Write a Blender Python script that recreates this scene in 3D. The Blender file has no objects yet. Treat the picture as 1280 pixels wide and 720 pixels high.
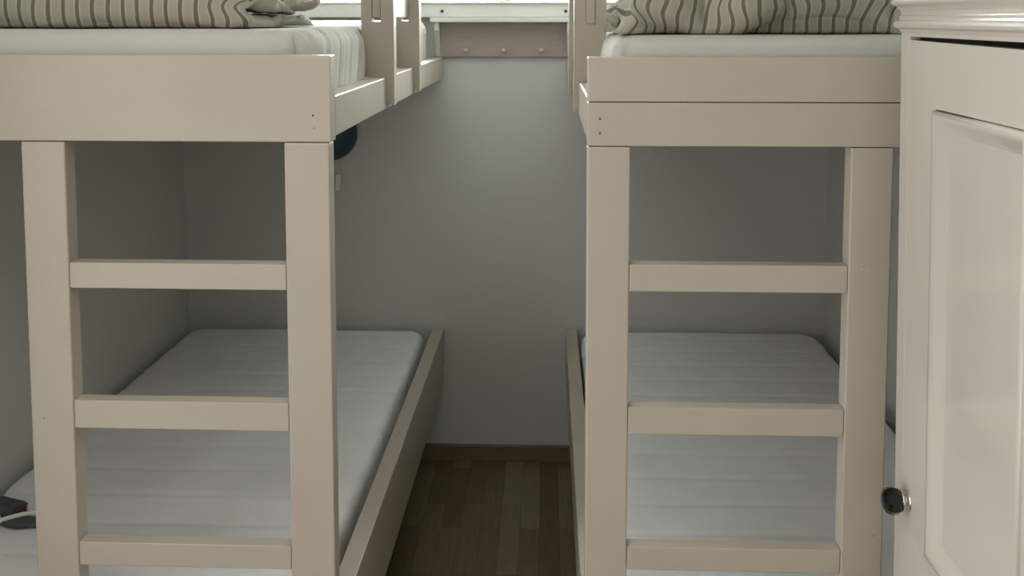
import bpy, bmesh, math, random
from mathutils import Vector, Matrix, noise

random.seed(7)
S = bpy.context.scene
COL = S.collection

# ------------------------------------------------------------------ camera
EYE = 1.803
PSI = math.radians(1.92)            # turned a little to the left
TH = math.atan(103 / 1280)          # pitched down
fw = Vector((-math.sin(PSI) * math.cos(TH), math.cos(PSI) * math.cos(TH), -math.sin(TH)))
rt = Vector((math.cos(PSI), math.sin(PSI), 0))
up = rt.cross(fw)
cam = bpy.data.cameras.new('camera')
cam.sensor_fit = 'HORIZONTAL'
cam.sensor_width = 36
cam.lens = 36
cam.shift_y = -(360 - 125) / 1280
cam.clip_start = 0.02
cam_o = bpy.data.objects.new('camera', cam)
m = Matrix((rt, up, -fw)).transposed().to_4x4()
m.translation = Vector((0, 0, EYE))
cam_o.matrix_world = m
COL.objects.link(cam_o)
S.camera = cam_o

# ------------------------------------------------------------------ light
w = bpy.data.worlds.new('sky')
S.world = w
w.use_nodes = True
bg = w.node_tree.nodes['Background']
bg.inputs[0].default_value = (0.90, 0.95, 1.0, 1)
bg.inputs[1].default_value = 2.0


def area(name, loc, rot, sx, sy, power, color):
    l = bpy.data.lights.new(name, 'AREA')
    l.shape = 'RECTANGLE'
    l.size = sx
    l.size_y = sy
    l.energy = power
    l.color = color
    o = bpy.data.objects.new(name, l)
    o.location = loc
    o.rotation_euler = rot
    COL.objects.link(o)
    return o


R = math.radians
# daylight falling in through the window over the beds
area('daylight_window_beds', (-0.16, 4.32, 2.13), (R(-90), 0, 0), 1.9, 0.62, 118, (0.93, 0.97, 1.0))
# daylight falling in through the glazed door in the left wall, left of the camera
area('daylight_glazed_door', (-1.60, 0.45, 1.05), (0, R(-90), 0), 1.85, 1.45, 24, (1.0, 0.965, 0.93))
# flat white ceiling lamp in front of the beds
area('ceiling_lamp_light', (-0.55, 0.85, 2.46), (0, 0, 0), 0.95, 0.6, 8.5, (1.0, 0.97, 0.93))

S.view_settings.view_transform = 'Standard'
S.view_settings.look = 'None'
S.view_settings.gamma = 1
S.view_settings.use_curve_mapping = False
S.view_settings.exposure = 0.0


# ------------------------------------------------------------------ materials
def new_mat(name):
    mt = bpy.data.materials.new(name)
    mt.use_nodes = True
    nt = mt.node_tree
    return mt, nt, nt.nodes['Principled BSDF']


def N(nt, t, **kw):
    n = nt.nodes.new(t)
    for k, v in kw.items():
        setattr(n, k, v)
    return n


def simple(name, col, rough=0.5, var=0.06, scale=6, bump=0.0, bscale=80, metal=0.0, spec=0.5, coord='Object', stretch=(1, 1, 1)):
    """colour with a faint cloudy variation and an optional fine bump"""
    mt, nt, b = new_mat(name)
    L = nt.links.new
    tc = N(nt, 'ShaderNodeTexCoord')
    mp = N(nt, 'ShaderNodeMapping')
    mp.inputs['Scale'].default_value = stretch
    L(tc.outputs[coord], mp.inputs[0])
    nz = N(nt, 'ShaderNodeTexNoise')
    nz.inputs['Scale'].default_value = scale
    nz.inputs['Detail'].default_value = 4
    L(mp.outputs[0], nz.inputs[0])
    rp = N(nt, 'ShaderNodeValToRGB')
    rp.color_ramp.elements[0].position = 0.3
    rp.color_ramp.elements[1].position = 0.7
    rp.color_ramp.elements[0].color = tuple(c * (1 - var) for c in col) + (1,)
    rp.color_ramp.elements[1].color = tuple(min(1, c * (1 + var)) for c in col) + (1,)
    L(nz.outputs[0], rp.inputs[0])
    L(rp.outputs[0], b.inputs['Base Color'])
    b.inputs['Roughness'].default_value = rough
    b.inputs['Metallic'].default_value = metal
    b.inputs['Specular IOR Level'].default_value = spec
    if bump:
        n2 = N(nt, 'ShaderNodeTexNoise')
        n2.inputs['Scale'].default_value = bscale
        n2.inputs['Detail'].default_value = 3
        L(mp.outputs[0], n2.inputs[0])
        bp = N(nt, 'ShaderNodeBump')
        bp.inputs['Strength'].default_value = bump
        bp.inputs['Distance'].default_value = 0.002
        L(n2.outputs[0], bp.inputs['Height'])
        L(bp.outputs[0], b.inputs['Normal'])
    return mt


M_BED = simple('cream_gloss_paint', (0.49, 0.432, 0.358), 0.38, 0.03, 5, 0.25, 60, stretch=(1, 1, 1))
M_WALL = simple('white_wall_paint', (0.62, 0.62, 0.59), 0.75, 0.02, 2, 0.2, 150)
M_CEIL = simple('white_ceiling_paint', (0.8, 0.8, 0.77), 0.8, 0.02, 2)
M_MATT = simple('white_mattress_cotton', (0.86, 0.86, 0.855), 0.9, 0.025, 8, 0.35, 350, spec=0.2)
M_SHEET = simple('pale_fitted_sheet', (0.58, 0.565, 0.52), 0.9, 0.02, 8, 0.35, 350, spec=0.2)
M_WARD = simple('white_wardrobe_gloss', (0.60, 0.56, 0.495), 0.2, 0.02, 4, 0.35, 14, stretch=(1, 1, 0.5))
M_TRIM = simple('white_trim_paint', (0.72, 0.72, 0.67), 0.4, 0.03, 5, 0.15, 60)
M_TAUPE = simple('taupe_board', (0.40, 0.345, 0.31), 0.6, 0.05, 9, stretch=(1, 1, 8))
M_PEG = simple('pale_wood_peg', (0.48, 0.43, 0.38), 0.5, 0.05, 20)
M_NAVY = simple('navy_lamp_metal', (0.026, 0.047, 0.066), 0.35, 0.05, 6)
M_PLASTIC = simple('white_plastic', (0.75, 0.74, 0.70), 0.4, 0.02, 6)
M_BLACK = simple('black_glass', (0.006, 0.008, 0.007), 0.08, 0.05, 6)
M_CHROME = simple('chrome', (0.75, 0.74, 0.72), 0.12, 0.03, 10, metal=1.0)
M_DARK = simple('dark_metal', (0.06, 0.05, 0.045), 0.5, 0.05, 10)
M_BRONZE = simple('brown_bronze', (0.16, 0.09, 0.07), 0.4, 0.08, 10, metal=0.6)
M_SLATE = simple('slate_cloth', (0.075, 0.085, 0.10), 0.9, 0.15, 30, 0.4, 200)
M_RED = simple('dark_red_cloth', (0.09, 0.015, 0.015), 0.8, 0.1, 30)
M_CREAM = simple('cream_cloth', (0.55, 0.53, 0.45), 0.9, 0.05, 30)
M_CURT = simple('pale_pink_curtain', (0.62, 0.50, 0.50), 0.9, 0.06, 40)
M_SKIRT = simple('brown_baseboard_wood', (0.20, 0.145, 0.09), 0.45, 0.12, 8, stretch=(1, 8, 8))


def floor_mat():
    mt, nt, b = new_mat('dark_parquet')
    L = nt.links.new
    tc = N(nt, 'ShaderNodeTexCoord')
    mp = N(nt, 'ShaderNodeMapping')
    mp.inputs['Rotation'].default_value = (0, 0, R(90))
    mp.inputs['Location'].default_value = (0.13, 0.02, 0)
    L(tc.outputs['Object'], mp.inputs[0])
    br = N(nt, 'ShaderNodeTexBrick')
    br.offset = 0.37
    br.inputs['Scale'].default_value = 1
    br.inputs['Brick Width'].default_value = 0.48
    br.inputs['Row Height'].default_value = 0.07
    br.inputs['Mortar Size'].default_value = 0.0006
    br.inputs['Bias'].default_value = -0.1
    br.inputs['Color1'].default_value = (0.17, 0.115, 0.062, 1)
    br.inputs['Color2'].default_value = (0.34, 0.265, 0.165, 1)
    br.inputs['Mortar'].default_value = (0.05, 0.032, 0.016, 1)
    L(mp.outputs[0], br.inputs[0])
    n = N(nt, 'ShaderNodeTexNoise')
    n.inputs['Scale'].default_value = 7
    n.inputs['Detail'].default_value = 6
    m2 = N(nt, 'ShaderNodeMapping')
    m2.inputs['Scale'].default_value = (12, 1, 1)
    L(tc.outputs['Object'], m2.inputs[0])
    L(m2.outputs[0], n.inputs[0])
    mx = N(nt, 'ShaderNodeMixRGB', blend_type='MULTIPLY')
    mx.inputs[0].default_value = 0.55
    L(br.outputs[0], mx.inputs[1])
    L(n.outputs[0], mx.inputs[2])
    L(mx.outputs[0], b.inputs['Base Color'])
    b.inputs['Roughness'].default_value = 0.4
    return mt


M_FLOOR = floor_mat()


def glass_mat():
    mt, nt, b = new_mat('window_glass')
    nt.nodes.remove(b)
    L = nt.links.new
    out = nt.nodes['Material Output']
    t = N(nt, 'ShaderNodeBsdfTransparent')
    t.inputs[0].default_value = (0.96, 0.98, 0.97, 1)
    g = N(nt, 'ShaderNodeBsdfGlossy')
    g.inputs['Roughness'].default_value = 0.02
    fr = N(nt, 'ShaderNodeFresnel')
    fr.inputs[0].default_value = 1.45
    mx = N(nt, 'ShaderNodeMixShader')
    L(fr.outputs[0], mx.inputs[0])
    L(t.outputs[0], mx.inputs[1])
    L(g.outputs[0], mx.inputs[2])
    L(mx.outputs[0], out.inputs[0])
    return mt


M_GLASS = glass_mat()


def stripe_mat(name, period):
    """woven ticking: taupe bands on a grey-beige ground, edged by thin pale lines; u runs across the stripes"""
    mt, nt, b = new_mat(name)
    L = nt.links.new
    uv = N(nt, 'ShaderNodeUVMap')
    sp = N(nt, 'ShaderNodeSeparateXYZ')
    L(uv.outputs[0], sp.inputs[0])
    dv = N(nt, 'ShaderNodeMath', operation='DIVIDE')
    dv.inputs[1].default_value = period
    L(sp.outputs[0], dv.inputs[0])
    fr = N(nt, 'ShaderNodeMath', operation='FRACT')
    L(dv.outputs[0], fr.inputs[0])
    rp = N(nt, 'ShaderNodeValToRGB')
    rp.color_ramp.interpolation = 'LINEAR'
    e = rp.color_ramp.elements
    ground, band, line = (0.37, 0.347, 0.275, 1), (0.168, 0.146, 0.117, 1), (0.425, 0.40, 0.33, 1)
    stops = [(0.0, ground), (0.20, ground), (0.22, line), (0.30, line), (0.33, band), (0.57, band),
             (0.60, line), (0.68, line), (0.71, ground), (1.0, ground)]
    e[0].position, e[0].color = stops[0]
    e[1].position, e[1].color = stops[-1]
    for p, c in stops[1:-1]:
        q = e.new(p)
        q.color = c
    L(fr.outputs[0], rp.inputs[0])
    L(rp.outputs[0], b.inputs['Base Color'])
    b.inputs['Roughness'].default_value = 0.9
    b.inputs['Specular IOR Level'].default_value = 0.15
    n2 = N(nt, 'ShaderNodeTexNoise')
    n2.inputs['Scale'].default_value = 60
    n2.inputs['Detail'].default_value = 4
    tc = N(nt, 'ShaderNodeTexCoord')
    L(tc.outputs['Object'], n2.inputs[0])
    bp = N(nt, 'ShaderNodeBump')
    bp.inputs['Strength'].default_value = 0.35
    bp.inputs['Distance'].default_value = 0.004
    L(n2.outputs[0], bp.inputs['Height'])
    L(bp.outputs[0], b.inputs['Normal'])
    return mt


M_STRIPE_A = stripe_mat('striped_duvet_cotton', 0.0315)
M_STRIPE_B = stripe_mat('striped_duvet_cotton_fine', 0.0268)


# ------------------------------------------------------------------ helpers
def obj(name, bm, mat, parent=None, smooth=False, loc=None, bevel=0.0, kind=None, label=None):
    bmesh.ops.recalc_face_normals(bm, faces=bm.faces)
    me = bpy.data.meshes.new(name)
    bm.to_mesh(me)
    bm.free()
    me.materials.append(mat)
    o = bpy.data.objects.new(name, me)
    COL.objects.link(o)
    if parent:
        o.parent = parent
    if loc:
        o.location = loc
    if smooth:
        for p in me.polygons:
            p.use_smooth = True
    if bevel:
        b = o.modifiers.new('bevel', 'BEVEL')
        b.width = bevel
        b.segments = 2
        b.limit_method = 'ANGLE'
        b.angle_limit = R(40)
    if kind:
        o['kind'] = kind
    if label:
        o['label'] = label
    return o


def tag(o, label, cat, group=None):
    o['label'] = label
    o['category'] = cat
    if group:
        o['group'] = group
    return o


def thing(name, label, cat, loc, rotz=0, group=None):
    o = bpy.data.objects.new(name, None)
    o.empty_display_size = 0.1
    COL.objects.link(o)
    o.location = loc
    o.rotation_euler = (0, 0, rotz)
    return tag(o, label, cat, group)


def box(bm, x0, x1, y0, y1, z0, z1):
    if x0 > x1:
        x0, x1 = x1, x0
    v = [bm.verts.new((x, y, z)) for z in (z0, z1) for x, y in ((x0, y0), (x1, y0), (x1, y1), (x0, y1))]
    for f in ((3, 2, 1, 0), (4, 5, 6, 7), (0, 1, 5, 4), (1, 2, 6, 5), (2, 3, 7, 6), (3, 0, 4, 7)):
        bm.faces.new([v[i] for i in f])
    return v


def B(*boxes):
    bm = bmesh.new()
    for b in boxes:
        box(bm, *b)
    return bm


def prism(bm, pts, y0, y1):
    """polygon in x,z extruded along y"""
    a = [bm.verts.new((x, y0, z)) for x, z in pts]
    b = [bm.verts.new((x, y1, z)) for x, z in pts]
    n = len(pts)
    bm.faces.new(a)
    bm.faces.new(b[::-1])
    for i in range(n):
        bm.faces.new((a[i], a[(i + 1) % n], b[(i + 1) % n], b[i]))


def lathe(bm, prof, mtx=None, seg=32):
    """profile of (radius, height) turned about z"""
    rings = []
    for r, h in prof:
        if r < 1e-6:
            rings.append([bm.verts.new((0, 0, h))])
        else:
            rings.append([bm.verts.new((r * math.cos(2 * math.pi * i / seg), r * math.sin(2 * math.pi * i / seg), h)) for i in range(seg)])
    for a, b in zip(rings, rings[1:]):
        for i in range(seg):
            j = (i + 1) % seg
            if len(a) == 1 and len(b) > 1:
                bm.faces.new((a[0], b[i], b[j]))
            elif len(b) == 1 and len(a) > 1:
                bm.faces.new((a[i], a[j], b[0]))
            elif len(a) > 1:
                bm.faces.new((a[i], a[j], b[j], b[i]))
    for rg, fl in ((rings[0], True), (rings[-1], False)):
        if len(rg) > 1:
            bm.faces.new(rg[::-1] if fl else rg)
    if mtx:
        bm.transform(mtx)


def tube(bm, pts, rad, seg=10):
    pts = [Vector(p) for p in pts]
    rings = []
    for i, p in enumerate(pts):
        d = (pts[min(i + 1, len(pts) - 1)] - pts[max(i - 1, 0)]).normalized()
        a = d.orthogonal().normalized() if abs(d.z) > 0.9 else d.cross(Vector((0, 0, 1))).normalized()
        b = d.cross(a)
        rings.append([bm.verts.new(p + rad * (a * math.cos(t) + b * math.sin(t))) for t in [2 * math.pi * k / seg for k in range(seg)]])
    for a, b in zip(rings, rings[1:]):
        for k in range(seg):
            bm.faces.new((a[k], a[(k + 1) % seg], b[(k + 1) % seg], b[k]))
    bm.faces.new(rings[0][::-1])
    bm.faces.new(rings[-1])


def fbm(p, s, seed=0.0):
    return noise.noise(Vector((p[0] * s + seed, p[1] * s - seed * 0.7, p[2] * s + seed * 1.3)))


# ------------------------------------------------------------------ the room
XL, XR, YB, YN, ZC = -1.46, 1.115, 4.05, -1.3, 2.5


def struct(name, bm, mat, **k):
    return obj(name, bm, mat, kind='structure', **k)


T = 0.22
struct('floor', B((XL - T, XR + T, YN - T, YB + T, -0.1, 0)), M_FLOOR)
struct('ceiling', B((XL - T, XR + T, YN - T, YB + T, ZC, ZC + 0.1)), M_CEIL)
WX0, WX1, WZ0, WZ1 = -1.12, 0.80, 1.825, 2.42          # window over the beds
struct('wall_back', B((XL, WX0, YB, YB + T, 0, ZC), (WX1, XR, YB, YB + T, 0, ZC),
                      (WX0, WX1, YB, YB + T, 0, WZ0), (WX0, WX1, YB, YB + T, WZ1, ZC)), M_WALL)
LY0, LY1, LZ0, LZ1 = -0.32, 1.22, 0.10, 2.18           # glazed door in the left wall, beside the camera
struct('wall_left', B((XL - T, XL, YN - T, LY0, 0, ZC), (XL - T, XL, LY1, YB + T, 0, ZC),
                      (XL - T, XL, LY0, LY1, 0, LZ0), (XL - T, XL, LY0, LY1, LZ1, ZC)), M_WALL)
struct('wall_right', B((XR, XR + T, YN - T, YB + T, 0, ZC)), M_WALL)
struct('wall_front', B((XL, XR, YN - T, YN, 0, ZC)), M_WALL)
struct('baseboard_back', B((XL, XR, YB - 0.014, YB, 0, 0.056), (XL, XR, YB - 0.018, YB, 0.056, 0.068)), M_SKIRT, bevel=0.003)

# window over the beds: frame, two casements, glass, bronze catch
wf = struct('window_1', B((WX0, WX1, YB + 0.06, YB + 0.13, WZ0, WZ0 + 0.03), (WX0, WX1, YB + 0.06, YB + 0.13, WZ1 - 0.05, WZ1),
                          (WX0, WX0 + 0.05, YB + 0.06, YB + 0.13, WZ0 + 0.03, WZ1 - 0.05), (WX1 - 0.05, WX1, YB + 0.06, YB + 0.13, WZ0 + 0.03, WZ1 - 0.05),
                          (-0.19, -0.13, YB + 0.06, YB + 0.13, WZ0 + 0.03, WZ1 - 0.05)), M_TRIM, bevel=0.004)
obj('window_pane', B((WX0 + 0.05, -0.19, YB + 0.09, YB + 0.096, WZ0 + 0.03, WZ1 - 0.05)), M_GLASS, wf)
obj('window_pane', B((-0.13, WX1 - 0.05, YB + 0.09, YB + 0.096, WZ0 + 0.03, WZ1 - 0.05)), M_GLASS, wf)
struct('trim_1', B((WX0, WX1, YB - 0.0, YB + 0.06, WZ0, WZ0 + 0.006)), M_TRIM)
bm = bmesh.new()
prism(bm, [(-0.962, 1.803), (0.70, 1.803), (0.70, 1.857), (-0.955, 1.857)], YB - 0.035, YB)
box(bm, -0.962, 0.70, YB - 0.045, YB, 1.857, 1.863)
struct('trim_2', bm, M_TRIM, bevel=0.003)
catch = obj('window_catch', B((-0.175, -0.143, YB + 0.035, YB + 0.06, 1.885, 1.915), (-0.165, -0.153, YB + 0.02, YB + 0.05, 1.895, 1.99)), M_BRONZE, wf, bevel=0.003)

# glazed door beside the camera
xa, xb = XL - 0.20, XL - 0.15
lf = struct('window_2', B((xa, xb, LY0, LY1, LZ0, LZ0 + 0.05), (xa, xb, LY0, LY1, LZ1 - 0.05, LZ1),
                          (xa, xb, LY0, LY0 + 0.05, LZ0 + 0.05, LZ1 - 0.05), (xa, xb, LY1 - 0.05, LY1, LZ0 + 0.05, LZ1 - 0.05),
                          (xa, xb, 0.425, 0.475, LZ0 + 0.05, LZ1 - 0.05)), M_TRIM, bevel=0.004)
obj('window_pane', B((XL - 0.18, XL - 0.174, LY0 + 0.05, 0.425, LZ0 + 0.05, LZ1 - 0.05)), M_GLASS, lf)
obj('window_pane', B((XL - 0.18, XL - 0.174, 0.475, LY1 - 0.05, LZ0 + 0.05, LZ1 - 0.05)), M_GLASS, lf)


# ------------------------------------------------------------------ bunk beds
def make_bunk(label, origin, rotz, s, P):
    """local x runs from the aisle face (0) towards the wall, times s; y runs from the foot to the head"""
    t = thing('bunk_bed', label, 'bunk bed', origin, rotz, 'white painted bunk beds')
    W, Ln = P['W'], P['L']

    def b(*bs):
        return B(*[(s * x0, s * x1, y0, y1, z0, z1) for x0, x1, y0, y1, z0, z1 in bs])
    th = 0.045
    g = P['gap']
    if g:
        obj('foot_board', b((0, W, 0, th, P['b0'], P['bj'] - g)), M_BED, t, bevel=0.0015)
    obj('foot_board', b((0, W, 0.0, th, P['bj'] if g else P['b0'], P['b1'])), M_BED, t, bevel=0.002)
    for x0, x1 in P['stiles']:
        obj('ladder_stile', b((x0, x1, 0, th, 0, P['b0'] - 0.0016)), M_BED, t, bevel=0.003)
    xa, xb = P['stiles'][0][1], P['stiles'][1][0]
    for z0, z1 in P['rungs']:
        obj('ladder_rung', b((xa + 0.0006, xb - 0.0006, 0.0012, 0.035, z0, z1)), M_BED, t, bevel=0.002)
    obj('upper_side_rail', b((0, 0.043, th, Ln, 1.564, 1.647)), M_BED, t, bevel=0.003)
    lr = obj('lower_side_rail', b((0, 0.046, th, Ln, 0.405, 0.553)), M_BED, t, bevel=0.003)
    obj('rail_skirt', b((0.004, 0.04, th, Ln, 0.317, 0.402)), M_BED, lr, bevel=0.003)
    obj('upper_slat_base', b(*[(0.043, W - 0.02, y, y + 0.09, 1.57, 1.592) for y in [th + 0.01 + k * 0.128 for k in range(15)] if y + .09 < Ln - .025]), M_BED, t)
    obj('lower_slat_base', b(*[(0.046, W - 0.02, y, y + 0.09, 0.36, 0.385) for y in [th + 0.01 + k * 0.128 for k in range(15)] if y + .09 < Ln - .025]), M_BED, t)
    obj('wall_rail', b((W - 0.045, W, th, Ln, 1.49, 1.57)), M_BED, t)
    obj('wall_rail', b((W - 0.045, W, th, Ln, 0.28, 0.36)), M_BED, t)
    obj('wall_cleat', b((0.06, W, Ln - 0.018, Ln, 1.566, 1.60)), M_BED, t)
    obj('wall_cleat', b((0.06, W, Ln - 0.03, Ln, 0.25, 0.315)), M_BED, t)
    # guard posts with a mortise for the loose guard board
    sz, top = P['slot'], 2.05
    pt = 0.042
    for yp in P['posts']:
        a, c = P['px']
        s0, s1 = P['sx']
        bm = bmesh.new()
        box(bm, s * a, s * 0.0, yp, yp + pt, 1.573, 1.647)                  # tongue outside the rail
        box(bm, s * a, s * c, yp, yp + pt, 1.6475, sz)
        box(bm, s * a, s * s0, yp, yp + pt, sz, 1.99)
        box(bm, s * s1, s * c, yp, yp + pt, sz, 1.99)
        box(bm, s * a, s * c, yp, yp + pt, 1.99, top)
        bmesh.ops.remove_doubles(bm, verts=bm.verts, dist=0.0008)
        obj('guard_post', bm, M_BED, t)
    obj('guard_board', b((P['sx'][0] + 0.0008, P['sx'][1] - 0.0008, P['posts'][0] - P['poke'], P['posts'][1] + pt + 0.012, sz + P['light'], 1.985)), M_BED, t, bevel=0.002)
    # sunk screws on the foot board
    for x, z, r in P['screws']:
        bm = bmesh.new()
        lathe(bm, [(0, 0.0012), (r * 0.6, 0.0012), (r, 0.0)], Matrix.Translation((s * x, -0.0002, z)) @ Matrix.Rotation(R(90), 4, 'X'), 12)
        obj('screw_head', bm, M_DARK if r < 0.003 else M_PEG, t)
    return t


LO = (-0.4255, 2.0, 0)
RO = (0.080, 1.975, 0)
LROT, RROT = R(-0.45), 0.0
make_bunk('white painted bunk bed against the left wall, left of the floor aisle',
          LO, LROT, -1, dict(
    W=1.025, L=2.036, gap=0, b0=1.557, bj=1.643, b1=1.729, stiles=[(0.004, 0.094), (0.538, 0.627)],
    rungs=[(1.257, 1.310), (0.965, 1.024), (0.673, 0.723), (0.385, 0.437)],
    posts=(0.68, 1.19), px=(-0.020, 0.066), sx=(0.014, 0.038), slot=1.792, light=0.011, poke=-0.002,
    screws=[(0.035, 1.610, 0.0022), (0.035, 1.586, 0.0036), (0.600, 0.985, 0.0015)]))
make_bunk('white painted bunk bed against the right wall, its ladder partly beside the glossy wardrobe',
          RO, RROT, 1, dict(
    W=1.03, L=2.073, gap=0.0016, b0=1.555, bj=1.641, b1=1.727, stiles=[(0.0, 0.083), (0.507, 0.588)],
    rungs=[(1.268, 1.322), (0.980, 1.035), (0.700, 0.748), (0.41, 0.462)],
    posts=(0.515, 1.09), px=(-0.013, 0.065), sx=(0.015, 0.038), slot=1.786, light=0.003, poke=0.004,
    screws=[(0.024, 1.608, 0.0022), (0.024, 1.580, 0.0022), (0.535, 1.325, 0.004), (0.57, 0.78, 0.0012)]))


# ------------------------------------------------------------------ mattresses
def mattress_bm(sx, sy, h, rc, re, disp, nx=44, ny=90, nz=8):
    """rounded slab centred in x,y with its base at z=0; rc plan corner radius, re edge radius"""
    bm = bmesh.new()
    grid = {}

    def vert(i, j, k):
        if (i, j, k) in grid:
            return grid[i, j, k]

        def ease(a):                                 # gather the loops towards the edges
            a = a * 2 - 1
            return math.copysign(1 - (1 - abs(a)) ** 1.5, a)
        p = Vector((ease(i / nx) * sx / 2, ease(j / ny) * sy / 2, h * k / nz))
        hx, hy = sx / 2, sy / 2
        lo = Vector((-hx + re, -hy + re, re))
        hi = Vector((hx - re, hy - re, h - re))
        q = Vector([min(max(p[a], lo[a]), hi[a]) for a in range(3)])
        d = p - q
        if d.length > 1e-9:
            mx = max(abs(d.x), abs(d.y), abs(d.z))
            p = q + d * (mx / d.length)
        cx, cy = hx - rc, hy - rc
        vx, vy = abs(p.x) - cx, abs(p.y) - cy
        if vx > 0 and vy > 0:
            f = max(vx, vy) / math.hypot(vx, vy)
            p.x = math.copysign(cx + vx * f, p.x)
            p.y = math.copysign(cy + vy * f, p.y)
        p = disp(p, sx, sy, h)
        grid[i, j, k] = v = bm.verts.new(p)
        return v
    for i in range(nx):
        for j in range(ny):
            bm.faces.new([vert(*q) for q in ((i, j, nz), (i + 1, j, nz), (i + 1, j + 1, nz), (i, j + 1, nz))])
            bm.faces.new([vert(*q) for q in ((i, j, 0), (i, j + 1, 0), (i + 1, j + 1, 0), (i + 1, j, 0))])
    for k in range(nz):
        for i in range(nx):
            bm.faces.new([vert(*q) for q in ((i, 0, k), (i + 1, 0, k), (i + 1, 0, k + 1), (i, 0, k + 1))])
            bm.faces.new([vert(*q) for q in ((i, ny, k), (i, ny, k + 1), (i + 1, ny, k + 1), (i + 1, ny, k))])
        for j in range(ny):
            bm.faces.new([vert(*q) for q in ((0, j, k), (0, j, k + 1), (0, j + 1, k + 1), (0, j + 1, k))])
            bm.faces.new([vert(*q) for q in ((nx, j, k), (nx, j + 1, k), (nx, j + 1, k + 1), (nx, j, k + 1))])
    return bm


def disp_sheet(side, amp, posts, lim):
    """fitted sheet: pulled smooth on top, upright gathers down the long sides"""
    def f(p, sx, sy, h):
        ed = (side * p.x) / (sx / 2)
        if ed > 0.6:
            k = min(1, (ed - 0.6) / 0.4)
            ph = p.y + 0.10 * (1 - min(1, max(0, p.z / h))) + 0.05 * fbm((p.x * 0.3, p.y, p.z), 3.2, 3)
            f1 = ((ph + 0.02 * math.sin(ph * 9)) / 0.088) % 1.0
            f2 = (ph / 0.137 + 0.3) % 1.0
            wv = -1.0 * math.exp(-((f1 - 0.5) / 0.13) ** 2) - 0.5 * math.exp(-((f2 - 0.5) / 0.09) ** 2) + 0.25 * math.sin(f1 * 6.28)
            up_ = min(1, max(0, p.z / h))
            p.x += side * amp * k * wv * (0.4 + 0.6 * math.sin(up_ * math.pi))
            if p.z < 0.075:                          # held by the rail
                p.x = side * min(side * p.x, sx / 2 + 0.002)
            if up_ > 0.8:
                p.z += amp * 0.7 * k * wv * (1 if ed < 0.97 else 0.5)
        p.z += 0.002 * fbm(p, 5, 1) if p.z > h * 0.5 else 0
        if side > 0 and p.z > h * 0.4:
            q = min(1, max(0, (p.y / sy - 0.22) / 0.22))
            p.z += 0.013 * q * q * (3 - 2 * q)
        for yc in posts:                             # the guard posts press into the side
            q = max(0, 1 - max(0, abs(p.y + sy / 2 - yc) - 0.034) / 0.05)
            if q:
                q = q * q * (3 - 2 * q)
                e_ = side * p.x
                if e_ > lim:
                    p.x = side * (e_ * (1 - q) + lim * q)
        return p
    return f


def disp_quilt(p, sx, sy, h):
    """crosswise quilted channels with a scalloped edge"""
    y = p.y + 0.010 * fbm((p.x, p.y, 0), 2.5, 9)
    d = abs((y / 0.152 + 0.08) % 1.0 - 0.5) * 2          # 0 between seams, 1 on a seam
    c = -math.exp(-((1 - d) * 0.076 / 0.011) ** 2) - 0.35 * d * d
    if p.z > h * 0.5:
        p.z += 0.0022 * c + 0.003 * fbm(p, 3, 5) + 0.0012 * fbm(p, 14, 15)
    if abs(p.x) > sx * 0.44:
        p.x += math.copysign(1, p.x) * (0.005 * c + 0.002 * fbm(p, 7, 2))
    return p


def place(o, org, rot, x, y, z):
    c, s_ = math.cos(rot), math.sin(rot)
    o.location = (org[0] + c * x - s_ * y, org[1] + s_ * x + c * y, z)
    o.rotation_euler = (0, 0, rot)


GM = 'white mattresses on the bunk beds'
MW, ML = 0.925, 1.96
o = obj('mattress', mattress_bm(0.945, 1.955, 0.187, 0.11, 0.045, disp_sheet(1, 0.010, (0.652, 1.162), 0.449), 56, 240, 14), M_SHEET, smooth=True)
place(o, LO, LROT, -(0.047 + 0.4725), 0.049 + 0.9775, 1.5925)
tag(o, 'white mattress with gathered sheet on the top bunk of the left bed', 'mattress', GM)
o = obj('mattress', mattress_bm(0.945, 1.985, 0.176, 0.08, 0.045, disp_sheet(-1, 0.003, (0.487, 1.062), 0.450)), M_SHEET, smooth=True)
place(o, RO, RROT, 0.047 + 0.4725, 0.049 + 0.9925, 1.5925)
tag(o, 'white mattress on the top bunk of the right bed, under the crumpled striped duvet', 'mattress', GM)
o = obj('mattress', mattress_bm(0.945, 1.945, 0.174, 0.06, 0.03, disp_quilt, 40, 260), M_MATT, smooth=True)
place(o, LO, LROT, -(0.073 + 0.4725), 0.049 + 0.9725, 0.3855)
tag(o, 'bare white quilted mattress on the bottom bunk of the left bed', 'mattress', GM)
o = obj('mattress', mattress_bm(0.93, 1.985, 0.174, 0.085, 0.03, disp_quilt, 40, 260), M_MATT, smooth=True)
place(o, RO, RROT, 0.057 + 0.465, 0.049 + 0.9925, 0.3855)
tag(o, 'bare white quilted mattress on the bottom bunk of the right bed', 'mattress', GM)


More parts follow.
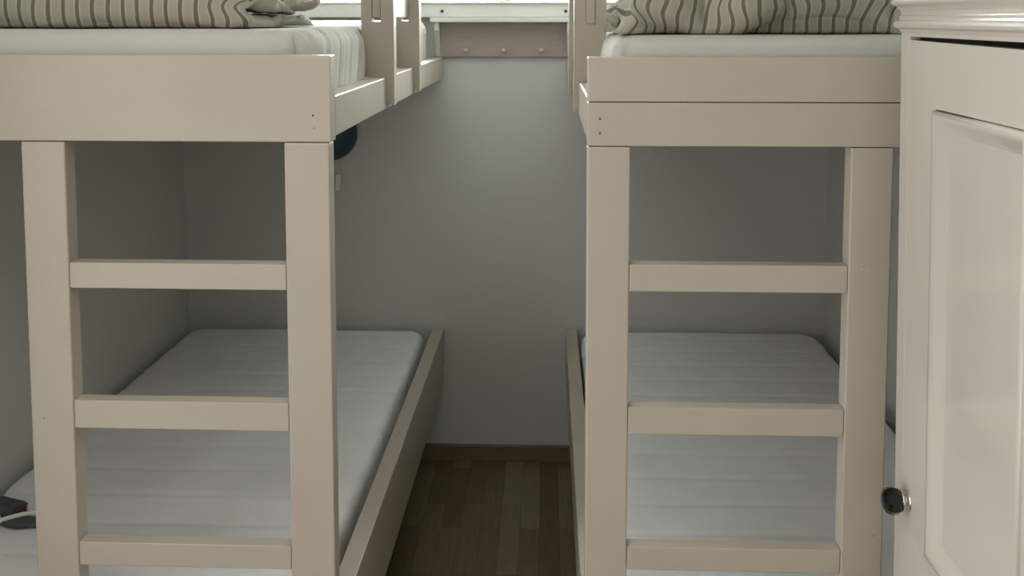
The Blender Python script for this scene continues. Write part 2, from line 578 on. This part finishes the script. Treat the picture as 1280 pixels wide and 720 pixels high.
# ------------------------------------------------------------------ duvets
def duvet_bm(length, depth, prof_fn, disp, nx=190, npf=170):
    """a fold of bedding: closed profile in y,z swept along x; u of the uv map runs along x"""
    bm = bmesh.new()
    uvl = bm.loops.layers.uv.new('UVMap')
    rings, us = [], []
    for i in range(nx + 1):
        u = i / nx
        x = u * length
        ring = []
        for k in range(npf):
            y, z = prof_fn(k / npf, u)
            ring.append(bm.verts.new(disp(Vector((x, y, z)), u, k / npf)))
        rings.append(ring)
        us.append(x)
    for i in range(nx):
        for k in range(npf):
            k2 = (k + 1) % npf
            f = bm.faces.new((rings[i][k], rings[i][k2], rings[i + 1][k2], rings[i + 1][k]))
            for lp, (uu, vv) in zip(f.loops, ((us[i], k), (us[i], k + 1), (us[i + 1], k + 1), (us[i + 1], k))):
                lp[uvl].uv = (uu, vv / npf)
    for ring, x in ((rings[0], us[0]), (rings[-1], us[-1])):
        c = sum((v.co for v in ring), Vector()) / len(ring)
        inner = [bm.verts.new(v.co.lerp(c, 0.0) + Vector((0, 0, 0))) for v in ring]
        f = bm.faces.new(ring if x == 0 else ring[::-1])
        bmesh.ops.delete(bm, geom=inner, context='VERTS')
        for lp in f.loops:
            lp[uvl].uv = (x, 0.5)
        bmesh.ops.triangulate(bm, faces=[f])
    return bm


def fold_profile(depth, tl, gap_, hfn):
    """U-shaped fold: lower layer, rounded front, upper layer, with a slit open at the back and the ends"""
    def f(t, u):
        h = hfn(u)                                   # overall height
        lay = h / 2 - gap_ / 2
        zb = h / 2
        # path: outer bottom back -> front -> outer top back -> inner top back -> slit bottom -> inner bottom back
        segs = [('ob', 26), ('arc', 64), ('ot', 34), ('cap1', 8), ('it', 14), ('slit', 2), ('ib', 14), ('cap2', 8)]
        d = t * 170
        for n, L_ in segs:
            if d <= L_ or n == 'cap2':
                q = min(1, d / L_)
                break
            d -= L_
        fr = h / 2
        if n == 'ob':
            return depth - q * (depth - fr), 0.0
        if n == 'arc':
            a = -math.pi / 2 - q * math.pi
            return fr + 0.6 * fr * math.cos(a), zb + zb * math.sin(a)
        if n == 'ot':
            return fr + q * (depth - fr), h
        if n == 'cap1':
            return depth + 0.012 * math.sin(q * math.pi), h - q * lay
        if n == 'it':
            return depth - q * (depth - fr - 0.03), zb + gap_ / 2
        if n == 'slit':
            return fr + 0.03, zb + gap_ / 2 - q * gap_
        if n == 'ib':
            return fr + 0.03 + q * (depth - fr - 0.03), zb - gap_ / 2
        return depth + 0.012 * math.sin(q * math.pi), lay - q * lay
    return f


# left duvet: x runs from the wall (0) to the open folded end
LEN_A, DEP_A = 0.78, 0.60


def disp_a(p, u, t):
    n1 = fbm(p, 6, 2)
    n2 = fbm(p, 17, 5)
    n3 = fbm((p.x * 2, p.y * 0.6, p.z), 11, 8)
    e = max(0, (u - 0.86) / 0.14)
    k = 1 if p.z > 0.006 else 0.15
    p.z += k * (0.007 * n1 + 0.004 * n2 * (1 + 3.5 * e) + 0.003 * n3 + e * 0.012 * fbm(p, 28, 51))
    p.y += 0.007 * n1 + 0.004 * n2 - 0.006 * fbm((p.x, 0, 0), 9, 4)
    p.x += (0.004 + 0.022 * e) * fbm(p, 15, 11) + e * 0.014 * math.sin(p.z * 90 + p.y * 14)
    p.z = max(p.z, 0.0005)
    return p


bm = duvet_bm(LEN_A, DEP_A, fold_profile(DEP_A, 0, 0.012, lambda u: 0.062 + 0.035 * (1 - u) ** 1.0 + 0.004 * math.sin(u * 17)), disp_a)
o = obj('duvet', bm, M_STRIPE_A, smooth=True)
place(o, LO, LROT, -0.985, 0.108, 1.7815)
tag(o, 'neatly folded grey striped duvet on the top bunk of the left bed', 'duvet', 'grey striped duvets')

# right duvet: x runs from the crumpled aisle end (0) towards the wall
LEN_B, DEP_B = 0.83, 0.40


def disp_b(p, u, t):
    n1 = fbm((p.x, p.y * 0.8, p.z * 0.6), 4.2, 22)
    n2 = fbm((p.x, p.y, p.z * 0.8), 10, 25)
    # deep soft folds running up the front
    q = p.x + 0.25 * p.z + 0.05 * fbm((p.x, p.y, 0), 4, 60)
    fold = abs(math.sin(q * 17.0 + 1.5 * fbm((p.x, 0, 0), 5, 71))) ** 0.6 - 0.6
    e = max(0, 1 - u / 0.12)
    hz = min(1, p.z / 0.05)
    k = 1 if p.z > 0.006 else 0.0
    front = max(0, 1 - p.y / 0.12)
    p.z += k * (0.034 * n1 + 0.022 * n2 + 0.018 * fold * hz + e * 0.016 * fbm(p, 24, 31))
    if p.z <= 0.012:
        p.z += max(0, 0.004 * fbm((p.x, 0, 0), 16, 77)) * front
    p.y += front * (-0.045 * fold * hz) + 0.032 * n1 + 0.022 * n2 + e * 0.022 * fbm(p, 20, 1)
    p.x += 0.034 * fbm((p.x, p.y, p.z * 1.8), 9, 11) * hz + 0.010 * n2 + e * (0.022 * fbm(p, 18, 41) + 0.012 * math.sin(p.z * 80))
    p.z = max(p.z, 0.0005)
    return p


bm = duvet_bm(LEN_B, DEP_B, fold_profile(DEP_B, 0, 0.010, lambda u: (0.03 + 0.10 * min(1, u / 0.16) ** 0.8)), disp_b)
o = obj('duvet', bm, M_STRIPE_B, smooth=True)
place(o, RO, RROT, 0.066, 0.082, 1.7695)
tag(o, 'puffy crumpled grey striped duvet on the top bunk of the right bed', 'duvet', 'grey striped duvets')


# ------------------------------------------------------------------ wardrobe
W0, W1 = 0.95, 1.907
wd = thing('wardrobe', 'glossy white wardrobe with panelled door and black knob in the right foreground', 'wardrobe', (0.679, W0, 0))
wd.rotation_euler = (0, R(-0.9), 0)       # it leans a little towards the aisle
wl = W1 - W0
obj('carcass', B((0.022, 0.428, 0.0, 0.02, 0.06, 1.79), (0.022, 0.428, wl - 0.02, wl, 0.06, 1.79), (0.416, 0.428, 0.02, wl - 0.02, 0.06, 1.79),
                 (0.022, 0.416, 0.02, wl - 0.02, 1.772, 1.79), (0.022, 0.416, 0.02, wl - 0.02, 0.06, 0.08), (0.04, 0.428, 0.02, wl - 0.02, 0.0, 0.06)), M_WARD, wd)
D1 = 1.862 - W0                # far edge of the door
obj('face_frame', B((0, 0.0215, D1 + 0.002, wl, 0.06, 1.79), (0, 0.0215, 0, 0.05, 0.06, 1.79),
                    (0, 0.0215, 0.05, D1 + 0.002, 1.769, 1.79), (0, 0.0215, 0.05, D1 + 0.002, 0.06, 0.13)), M_WARD, wd, bevel=0.002)
# cornice: a moulded profile running round the front and the far side, mitred at the corner
cprof = [(0.0, 1.775), (0.003, 1.782), (0.0095, 1.786), (0.0115, 1.791), (0.0095, 1.796), (0.003, 1.7985), (0.002, 1.803), (0.004, 1.806), (0.0, 1.8075),
         (0.001, 1.815), (0.006, 1.822), (0.013, 1.8265), (0.015, 1.829), (0.015, 1.833), (0.012, 1.836), (0.010, 1.852), (0.0, 1.856)]
bm = bmesh.new()
rows = []
for d, z in cprof:
    rows.append([bm.verts.new(q) for q in ((-d, -d, z), (-d, wl + d, z), (0.428, wl + d, z), (0.428, -d, z))])
for a, b in zip(rows, rows[1:]):
    for i in range(4):
        bm.faces.new((a[i], a[(i + 1) % 4], b[(i + 1) % 4], b[i]))
bm.faces.new(rows[-1])
bm.faces.new(rows[0][::-1])
obj('cornice', bm, M_WARD, wd, bevel=0.0008)


def ring_moulding(y0, y1, z0, z1, prof):
    """mitred frame of moulding in the y,z plane; prof = (inset, outward)"""
    bm = bmesh.new()
    rows = [[bm.verts.new((-h, a, b)) for a, b in ((y0 + i, z0 + i), (y1 - i, z0 + i), (y1 - i, z1 - i), (y0 + i, z1 - i))] for i, h in prof]
    for a, b in zip(rows, rows[1:]):
        for i in range(4):
            bm.faces.new((a[i], a[(i + 1) % 4], b[(i + 1) % 4], b[i]))
    return bm


def make_door(y0, y1, knob, slope):
    """door leaf with an upper and a lower panel; y measured in the wardrobe"""
    pz = [(0.870, 1.650), (0.25, 0.72)]
    yi0, yi1 = y0 + 0.088, y1 - 0.126
    zt = 1.763
    bm = bmesh.new()
    th = (0.0005, 0.0215)

    def slab(ya, yb, za, zb_a, zb_b):
        v = box(bm, th[0], th[1], ya, yb, za, 0)
        for q in v[4:]:
            q.co.z = zb_a if abs(q.co.y - ya) < 1e-6 else zb_b
    zl = zt - slope * (y1 - y0)
    zq = lambda y: zl + (zt - zl) * (y - y0) / (y1 - y0)
    slab(y0, yi0, 0.135, zq(y0), zq(yi0))
    slab(yi1, y1, 0.135, zq(yi1), zq(y1))
    slab(yi0, yi1, pz[0][1], zq(yi0), zq(yi1))
    slab(yi0, yi1, pz[1][1], pz[0][0], pz[0][0])
    slab(yi0, yi1, 0.135, pz[1][0], pz[1][0])
    bmesh.ops.remove_doubles(bm, verts=bm.verts, dist=1e-5)
    d = obj('door', bm, M_WARD, wd)
    for a, b in pz:
        obj('door_panel', B((0.0125, 0.0205, yi0 + 0.0005, yi1 - 0.0005, a + 0.0005, b - 0.003)), M_WARD, d)
        obj('panel_moulding', ring_moulding(yi0 - 0.004, yi1 + 0.004, a - 0.004, b - 0.0022,
            [(0, -0.0128), (0.0003, 0.003), (0.003, 0.0055), (0.010, 0.0055), (0.013, 0.0045), (0.019, 0.000), (0.028, -0.0075), (0.033, -0.0105), (0.037, -0.0126)]),
            M_WARD, d, smooth=True)
    if knob:
        ky, kz = knob
        X = Matrix.Translation((0, ky, kz)) @ Matrix.Rotation(R(-90), 4, 'Y')
        bm = bmesh.new()
        lathe(bm, [(0, -0.0005), (0.0185, -0.0005), (0.0185, 0.002), (0.014, 0.004), (0.010, 0.005), (0.009, 0.007), (0.011, 0.009), (0.017, 0.0105), (0.0205, 0.0125), (0.020, 0.0145), (0.016, 0.015)], X, 36)
        k = obj('knob_base', bm, M_CHROME, d, smooth=True, label='chrome knob base on its round plate')
        bm = bmesh.new()
        lathe(bm, [(0.014, 0.0146), (0.0195, 0.0148), (0.0235, 0.020), (0.0250, 0.0275), (0.0243, 0.0345), (0.0205, 0.0420), (0.012, 0.0465), (0, 0.0478)], X, 9)
        obj('knob', bm, M_BLACK, d, label='black faceted glass knob')
    return d


make_door(1.312 - W0, D1, (1.834 - W0, 0.921), 0.009)
bm = B((0.0005, 0.0215, 0.052, 1.308 - W0, 0.135, 1.758))
obj('door', bm, M_WARD, wd, bevel=0.002)

# ------------------------------------------------------------------ coat rack under the window
cr = thing('coat_rack', 'small wall coat rack, taupe board with three pegs under the window', 'coat rack', (-0.17, YB, 1.649))
obj('shelf', B((-0.281, 0.290, -0.085, -0.0005, 0.1355, 0.1535)), M_TRIM, cr, bevel=0.003)
obj('back_board', B((-0.247, 0.249, -0.017, -0.0005, 0.0, 0.135)), M_TAUPE, cr, bevel=0.001, label='taupe back board')
for sgn in (-1, 1):
    bm = bmesh.new()
    x0, x1 = (-0.266, -0.2475) if sgn < 0 else (0.2495, 0.268)
    pr = [(-0.0005, 0.0), (-0.012, 0.0), (-0.045, 0.06), (-0.072, 0.105), (-0.075, 0.135), (-0.0005, 0.135)]
    a = [bm.verts.new((x0, y, z)) for y, z in pr]
    b = [bm.verts.new((x1, y, z)) for y, z in pr]
    bm.faces.new(a)
    bm.faces.new(b[::-1])
    for i in range(6):
        bm.faces.new((a[i], a[(i + 1) % 6], b[(i + 1) % 6], b[i]))
    obj('bracket', bm, M_TRIM, cr, bevel=0.001)
for x in (-0.146, 0.003, 0.151):
    bm = bmesh.new()
    lathe(bm, [(0.0, -0.0175 + 0.0175), (0.006, 0.0), (0.006, 0.022), (0.0085, 0.028), (0.0095, 0.034), (0.007, 0.039), (0, 0.040)],
          Matrix.Translation((x, -0.0165, 0.025)) @ Matrix.Rotation(R(90), 4, 'X'), 20)
    obj('peg', bm, M_PEG, cr, smooth=True)
for x, lab in ((-0.408, 'dark screw in the window board above the left end of the coat rack'), (0.075, 'dark screw in the window board above the right end of the coat rack')):
    bm = bmesh.new()
    lathe(bm, [(0, 0.0), (0.0035, 0.0), (0.0035, 0.006), (0.0065, 0.007), (0.0065, 0.009), (0.003, 0.0105), (0, 0.0105)], Matrix.Rotation(R(90), 4, 'X'), 16)
    o = obj('screw', bm, M_DARK, smooth=False, loc=(x, YB - 0.035, 1.828))
    tag(o, lab, 'screw')

# ------------------------------------------------------------------ navy wall lamp behind the left bed
lx, lz = -0.862, 1.347
wl_ = thing('wall_lamp', 'dark navy round wall lamp below the top bunk of the left bed', 'wall lamp', (lx, YB, lz))
bm = bmesh.new()
lathe(bm, [(0, 0.0005), (0.045, 0.0005), (0.045, 0.02), (0.02, 0.03), (0, 0.03)], Matrix.Rotation(R(90), 4, 'X'), 32)
obj('wall_plate', bm, M_NAVY, wl_, smooth=False)
bm = bmesh.new()
pr = [(0.113 * math.cos(a), 0.03 + 0.07 * math.sin(a)) for a in [math.pi / 2 * k / 14 for k in range(15)]]
pr = [(0.0, 0.0302), (0.106, 0.0302)] + pr[:-1] + [(0, 0.10)]
lathe(bm, pr, Matrix.Rotation(R(90), 4, 'X'), 48)
obj('lamp_shade', bm, M_NAVY, wl_, smooth=True)
bm = bmesh.new()
tube(bm, [(0.030, -0.02, -0.035), (0.030, -0.016, -0.10), (0.031, -0.014, -0.17), (0.030, -0.014, -0.20)], 0.002, 8)
obj('cord', bm, M_PLASTIC, wl_, smooth=True)
bm = B((0.019, 0.042, -0.026, -0.004, -0.235, -0.163))
bm.transform(Matrix.Translation((0.015, 0, -0.2)) @ Matrix.Rotation(R(4), 4, 'Y') @ Matrix.Translation((-0.015, 0, 0.2)))
obj('cord_switch', bm, M_PLASTIC, wl_, bevel=0.004, label='white plastic switch on the lamp cord')

# ------------------------------------------------------------------ curtain left of the window
bm = bmesh.new()
n = 60
fr, bk = [], []
for i in range(n + 1):
    u = i / n
    x = -1.27 + 0.28 * u
    y = YB - 0.075 + 0.022 * math.sin(u * 34) + 0.006 * math.sin(u * 71)
    fr.append([bm.verts.new((x + 0.004 * math.sin(u * 20 + z), y + (z - 2.4) * 0.004, z)) for z in (1.83, 2.0, 2.2, 2.4)])
for a, b in zip(fr, fr[1:]):
    for k in range(3):
        bm.faces.new((a[k], b[k], b[k + 1], a[k + 1]))
ct = thing('curtain', 'pale pink curtain hanging at the left side of the window', 'curtain', (0, 0, 0))
c = obj('curtain_cloth', bm, M_CURT, ct, smooth=True)
sd = c.modifiers.new('solid', 'SOLIDIFY')
sd.thickness = 0.003
bm = bmesh.new()
tube(bm, [(-1.40, YB - 0.075, 2.415), (-0.9, YB - 0.075, 2.415)], 0.012, 14)
tube(bm, [(-1.36, YB - 0.075, 2.415), (-1.36, YB + 0.0, 2.415)], 0.006, 10)
tube(bm, [(-0.94, YB - 0.075, 2.415), (-0.94, YB + 0.0, 2.415)], 0.006, 10)
obj('curtain_rod', bm, M_TRIM, ct, smooth=True)

# ------------------------------------------------------------------ small bundle on the left bottom bunk
bx, by, bz = -1.315, 2.40, 0.5615
bd = thing('cloth_bundle', 'small slate grey cloth bundle with a white strap on the left bottom bunk', 'bundle', (bx, by, bz))


def lump(sx, sy, sz, seed, amp=0.25):
    bm = bmesh.new()
    bmesh.ops.create_icosphere(bm, subdivisions=4, radius=1)
    for v in bm.verts:
        q = v.co.copy()
        f = 1 + amp * fbm(q, 1.6, seed) + amp * 0.5 * fbm(q, 4, seed + 3)
        v.co = Vector((q.x * sx * f, q.y * sy * f, max(0, (q.z * f * 0.75 + 0.62)) * sz))
    return bm


bm = lump(0.060, 0.038, 0.026, 3)
bm.transform(Matrix.Translation((-0.050, 0.036, 0)))
obj('cloth', bm, M_SLATE, bd, smooth=True)
bm = lump(0.052, 0.026, 0.012, 9)
bm.transform(Matrix.Translation((0.036, -0.018, 0)))
obj('cloth_flap', bm, M_SLATE, bd, smooth=True)
bm = lump(0.020, 0.016, 0.020, 14)
bm.transform(Matrix.Translation((0.010, 0.010, 0)))
obj('red_patch', bm, M_RED, bd, smooth=True, label='dark red patch')
bm = lump(0.026, 0.024, 0.020, 21)
bm.transform(Matrix.Translation((-0.048, -0.020, 0)))
obj('cream_lining', bm, M_CREAM, bd, smooth=True, label='cream lining')
bm = bmesh.new()
tube(bm, [(-0.026 + 0.13 * q, -0.034 + 0.052 * q + 0.005 * math.sin(q * 3), 0.014 + 0.007 * math.sin(q * 3.0)) for q in [k / 14 for k in range(15)]], 0.0058, 10)
obj('strap', bm, M_PLASTIC, bd, smooth=True, label='white strap')
